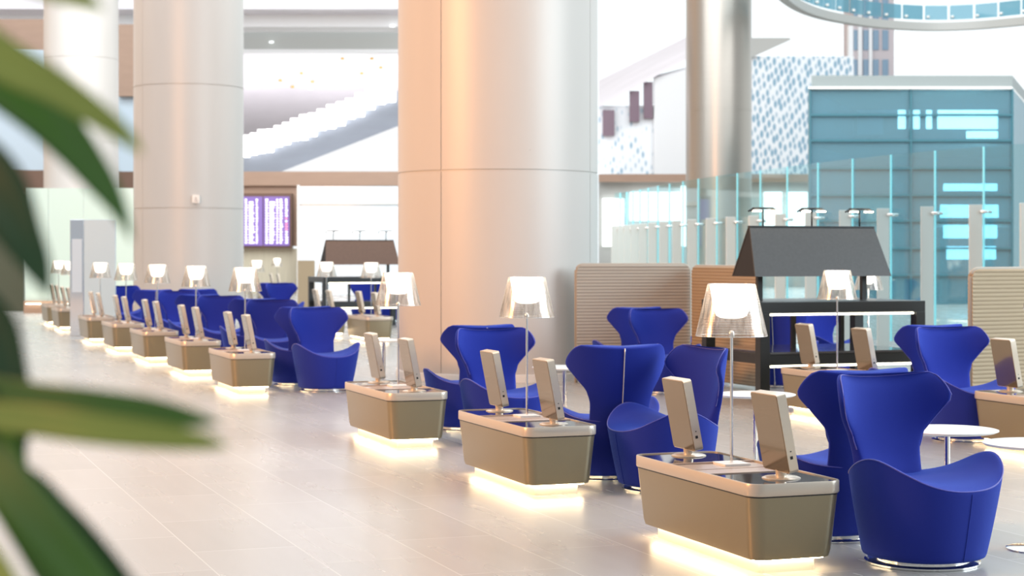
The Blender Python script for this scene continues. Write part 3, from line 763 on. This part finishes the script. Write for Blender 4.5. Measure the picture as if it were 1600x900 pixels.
# ------------------------------------------------------------------ round side tables
def make_table():
    r = empty('side_table')
    MB().lathe([(.14, .588), (.29, .594), (.312, .604), (.312, .610), (.30, .613)], 56).build('table_top', M['white'], r, smooth=True, ang=30)
    MB().lathe([(.018, .01), (.018, .59)], 16).build('pole', M['chrome'], r, smooth=True, ang=40)
    MB().lathe([(.18, 0), (.18, .008), (.16, .013), (.03, .02)], 40).build('base_disc', M['chrome'], r, smooth=True, ang=40)
    return r
tab = Proto(make_table())
for px, Z, lab in ((1480, 11.1, 'round white side table right behind the nearest armchair'), (1622, 10.3, 'round white side table cut by the right edge of the picture'),
                   (1180, 13.9, 'round pale side table behind the nearest lamp pole'), (882, 17.2, 'round side table at the foot of the huge column'),
                   (600, 22.6, 'round side table between the third console and the back row')):
    tab.place(P(px, Z), 0, lab, 'side table', 'round side tables')

# ------------------------------------------------------------------ reading desks with hoods
def make_desk(hoodmat):
    r = empty('reading_desk')            # local origin at the front left floor corner, x along N, y along D
    W_, Dp = 2.10, 1.45; t = .12
    for x in (0, W_-t):
        for y in (0, Dp-t): MB().box(x, y, 0, x+t, y+t, 1.04).build('leg', M['dark'], r, bevel=.004)
    MB().box(0, 0, 1.04, W_, Dp, 1.165).build('upper_shelf', M['dark'], r, bevel=.005)
    MB().box(t, .01, .47, W_-t, Dp-.01, .59).build('desk_frame', M['dark'], r, bevel=.004)
    MB().box(t+.002, .0, .59, W_-t-.002, Dp-.0, .615).build('desk_top', M['desk'], r, bevel=.003)
    mb = MB(); mb.box(t+.02, .02, 1.015, W_-t-.02, .05, 1.038); mb.build('light_strip', M['ledw'], r)
    mb = MB(); mb.box(t+.02, .02, .445, W_-t-.02, .05, .468); mb.build('light_strip', M['ledw'], r)
    MB().box(W_*.36, Dp*.45, .615, W_*.36+.05, Dp*.45+.05, 1.04).build('divider_post', M['dark'], r)
    MB().box(W_*.66, Dp*.45, .615, W_*.66+.05, Dp*.45+.05, 1.04).build('divider_post', M['dark'], r)
    for x in (.34, W_-.40): MB().box(x, Dp/2-.03, 1.165, x+.06, Dp/2+.03, 1.9).build('hood_post', M['dark'], r)
    # hood: two sloping leaves meeting in a ridge
    x0, x1 = .17, W_-.17; ym = Dp/2; zr_, zb = 2.01, 1.44; hw = .29; xi = .07
    for s in (-1, 1):
        p = [(x0, ym+s*hw, zb), (x1, ym+s*hw, zb), (x1-xi, ym+s*.02, zr_), (x0+xi, ym+s*.02, zr_)]
        q = [(a, b-s*.02, c) for a, b, c in p]
        MB().add(p+q, [(0, 1, 2, 3), (7, 6, 5, 4), (0, 4, 5, 1), (1, 5, 6, 2), (2, 6, 7, 3), (3, 7, 4, 0)]).build('hood_leaf', hoodmat, r)
    for xx, xt in ((x0+.004, x0+xi+.004), (x1-.004, x1-xi-.004)):
        MB().add([(xx, ym-hw+.02, zb), (xx, ym+hw-.02, zb), (xt, ym, zr_-.01)], [(0, 1, 2)]).build('hood_lining', M['hoodin'], r)  # black sheets over the open ends, standing for shade inside
    MB().box(x0+xi, ym-.035, zr_-.01, x1-xi, ym+.035, zr_+.005).build('ridge_cap', M['dark'], r)
    for k in range(3):
        x = x0+xi+.18+k*(x1-x0-2*xi-.36)/2
        st = MB().tube([(x, ym, zr_), (x, ym, zr_+.19)], .010, 8).build('lamp_stem', M['dark'], r, smooth=True)
        mb = MB()
        for s in (-1, 1):
            pts = [(x-.17, ym+s*.03, zr_+.17), (x-.11, ym+s*.03, zr_+.205), (x+.11, ym+s*.03, zr_+.205), (x+.17, ym+s*.03, zr_+.17)]
            mb.tube(pts, .011, 8)
        mb.box(x-.12, ym-.035, zr_+.195, x+.12, ym+.035, zr_+.215)
        hd = mb.build('lamp_head', M['dark'], r)
        for s in (-1, 1): MB().box(x+s*.10-.05, ym-.06, zr_+.165, x+s*.10+.05, ym-.02, zr_+.180).build('lens', M['glow'], hd)
    return r
d1 = make_desk(M['hood']); c = P(1188, 19.6); d1.location = c; d1.rotation_euler = (0, 0, ROW)
tag(d1, 'dark desk under a charcoal roof shaped hood with three small lamps', 'desk')
d2 = make_desk(M['hoodb']); d2.location = P(505, 40.5); d2.rotation_euler = (0, 0, ROW)
tag(d2, 'far desk under a lamp-lit brown roof shaped hood, left of the huge column', 'desk')

# ------------------------------------------------------------------ ribbed acoustic screens
def ribbed(px0, Z0, px1, Z1, h, mat, label):
    a, b = P(px0, Z0), P(px1, Z1); Lh = (b-a).length; r = empty('ribbed_screen', a, math.atan2(b.y-a.y, b.x-a.x)); tag(r, label, 'ribbed screen')
    nr = int(h/.042); prof = []
    for k in range(nr*4+1):
        z = .04+(h-.04)*k/(nr*4); prof.append((-.028-.010*abs(math.sin(PI*k/4)), z))
    rr = .10; mb = MB(); rings = []
    for y, z in prof:
        ins = 0
        if z > h-rr: ins = rr-math.sqrt(max(0, rr*rr-(z-(h-rr))**2))
        rings.append([(ins, y, z), (Lh-ins, y, z), (Lh-ins, -y, z), (ins, -y, z)])
    mb.loft(rings).build('ribbed_panel', mat, r, smooth=True, ang=60)
    fr = [(0, 0, 0)]+[(0, 0, h-rr)]+[(rr-rr*math.cos(PI/2*i/6), 0, h-rr+rr*math.sin(PI/2*i/6)) for i in range(1, 7)]+[(Lh-rr+rr*math.sin(PI/2*i/6), 0, h-rr+rr*math.cos(PI/2*i/6)) for i in range(0, 7)]+[(Lh, 0, 0)]
    MB().tube(fr, .022, 8).build('frame', M['ribg'], r, smooth=True)
ribbed(900, 23.6, 1077, 24.0, 1.55, M['ribg'], 'stone coloured ribbed screen just right of the huge column')
ribbed(1084, 23.9, 1186, 22.3, 1.53, M['rib'], 'tan ribbed screen left of the dark desk')
ribbed(1516, 18.3, 1720, 19.2, 1.54, M['rib'], 'tan ribbed screen at the right edge of the picture')

# ------------------------------------------------------------------ totem
tt = empty('information_totem', P(131, 36.9)); tag(tt, 'tall pale grey blue totem with a mirrored narrow side, left end of front row', 'totem')
tt.rotation_euler = (0, 0, .12)
MB().box(0, 0, 0, .64, .12, 2.40).build('body', M['totem'], tt, bevel=.01)
MB().box(-.28, .01, 0, 0, .11, 2.40).build('mirror_side', M['mirror'], tt, bevel=.01)
MB().box(-.24, .0, .9, -.04, .012, 2.0).build('display', M['paleblue'], tt)

# ------------------------------------------------------------------ plant in the near left corner
pl = empty('potted_plant', (-.66, 1.75, 0)); tag(pl, 'blurred potted plant with long arching green leaves at the left edge', 'plant')
Lp = pl.location
MB().lathe([(.15, 0), (.16, .01), (.20, .42), (.205, .45), (.185, .45), (.18, .40)], 40).build('planter', M['pot'], pl, smooth=True, ang=40)
MB().lathe([(.181, .40), (.18, .405)], 32).build('soil', M['soil'], pl)
MB().tube([(0, 0, .4), (.01, -.01, .8), (0, 0, 1.2), (.01, 0, 1.55), (0, 0, 1.85)], [.024, .022, .02, .017, .010], 10).build('cane', M['stem'], pl, smooth=True)
def leaf(pts, mat, fold=.28):
    # pts: (px, py, Z, half width px)
    sp = [P(x, Z, y)-Lp for x, y, Z, w_ in pts]; wd = [w_/F*Z for x, y, Z, w_ in pts]
    c = catmull(sp, 5); ww = [v.x for v in catmull([Vector((q, 0, 0)) for q in wd], 5)]
    rings = []
    for i, p in enumerate(c):
        t = (c[min(i+1, len(c)-1)]-c[max(i-1, 0)]).normalized()
        side = t.cross(Vector((0, 1, 0))).normalized(); nrm = side.cross(t).normalized()
        if nrm.y > 0: nrm = -nrm
        w2 = max(ww[i], .0006); ring = []
        prof = [(-1, fold), (-.5, fold*.35), (0, 0), (.5, fold*.35), (1, fold)]
        ring = [p+side*(k*w2)+nrm*(h*w2) for k, h in prof]+[p+side*(k*w2*.98)+nrm*(h*w2-.0012) for k, h in reversed(prof)]
        rings.append(ring)
    MB().loft(rings).build('leaf', mat, pl, smooth=True)
leaf([(-380, 40, 1.72, 8), (-250, -20, 1.66, 26), (-120, 10, 1.60, 40), (0, 90, 1.55, 36), (90, 138, 1.52, 27), (165, 188, 1.50, 19), (205, 220, 1.49, 11), (222, 240, 1.48, 1)], M['leafl'])
leaf([(-380, 130, 1.80, 8), (-200, 60, 1.72, 30), (-60, 80, 1.64, 44), (30, 140, 1.60, 46), (100, 208, 1.58, 36), (160, 285, 1.57, 24), (190, 335, 1.57, 12), (207, 378, 1.57, 1)], M['leafm'])
leaf([(-380, 200, 1.74, 8), (-180, 190, 1.66, 40), (-60, 245, 1.60, 52), (0, 300, 1.56, 52), (40, 375, 1.53, 34), (64, 425, 1.52, 20), (77, 466, 1.51, 1)], M['leafd'])
leaf([(-200, 420, 1.72, 14), (-90, 440, 1.7, 30), (-15, 500, 1.66, 38), (14, 580, 1.63, 34), (32, 650, 1.61, 20), (38, 710, 1.60, 2)], M['leafd'])
leaf([(-300, 560, 1.74, 8), (-120, 590, 1.68, 22), (30, 615, 1.60, 22), (130, 628, 1.54, 24), (240, 642, 1.50, 22), (310, 655, 1.48, 13), (345, 662, 1.47, 1)], M['leafm'])
leaf([(-300, 610, 1.72, 8), (-100, 640, 1.64, 18), (40, 655, 1.57, 24), (130, 667, 1.52, 25), (240, 680, 1.48, 22), (320, 690, 1.46, 14), (356, 697, 1.45, 1)], M['leafl'])
leaf([(-300, 700, 1.74, 8), (-150, 640, 1.7, 26), (-40, 690, 1.62, 34), (25, 770, 1.56, 44), (90, 850, 1.52, 46), (160, 930, 1.49, 36), (230, 1010, 1.47, 1)], M['leafm'])
leaf([(-300, 720, 1.76, 8), (-140, 690, 1.7, 20), (20, 740, 1.58, 24), (90, 805, 1.54, 30), (150, 870, 1.51, 30), (220, 950, 1.49, 18), (260, 1010, 1.48, 1)], M['leafd'])
leaf([(-260, 560, 1.78, 8), (-130, 570, 1.72, 20), (-40, 640, 1.64, 26), (12, 720, 1.6, 22), (30, 790, 1.58, 10), (40, 840, 1.57, 1)], M['leafl'])
leaf([(-250, 780, 1.7, 8), (-120, 790, 1.6, 26), (-30, 860, 1.5, 30), (30, 960, 1.44, 26), (60, 1040, 1.4, 1)], M['leafl'])

leaf([(-260, -60, 1.7, 8), (-120, -90, 1.62, 26), (0, -50, 1.56, 30), (90, -16, 1.52, 22), (140, 4, 1.50, 12), (162, 16, 1.50, 1)], M['leafl'])
leaf([(-260, 760, 1.74, 8), (-120, 700, 1.7, 24), (-10, 740, 1.66, 34), (50, 820, 1.62, 38), (95, 900, 1.6, 34), (130, 990, 1.58, 1)], M['leafm'])
leaf([(-240, 400, 1.82, 8), (-120, 470, 1.78, 26), (-30, 560, 1.74, 34), (8, 660, 1.72, 30), (26, 760, 1.70, 20), (36, 850, 1.70, 1)], M['leafm'])
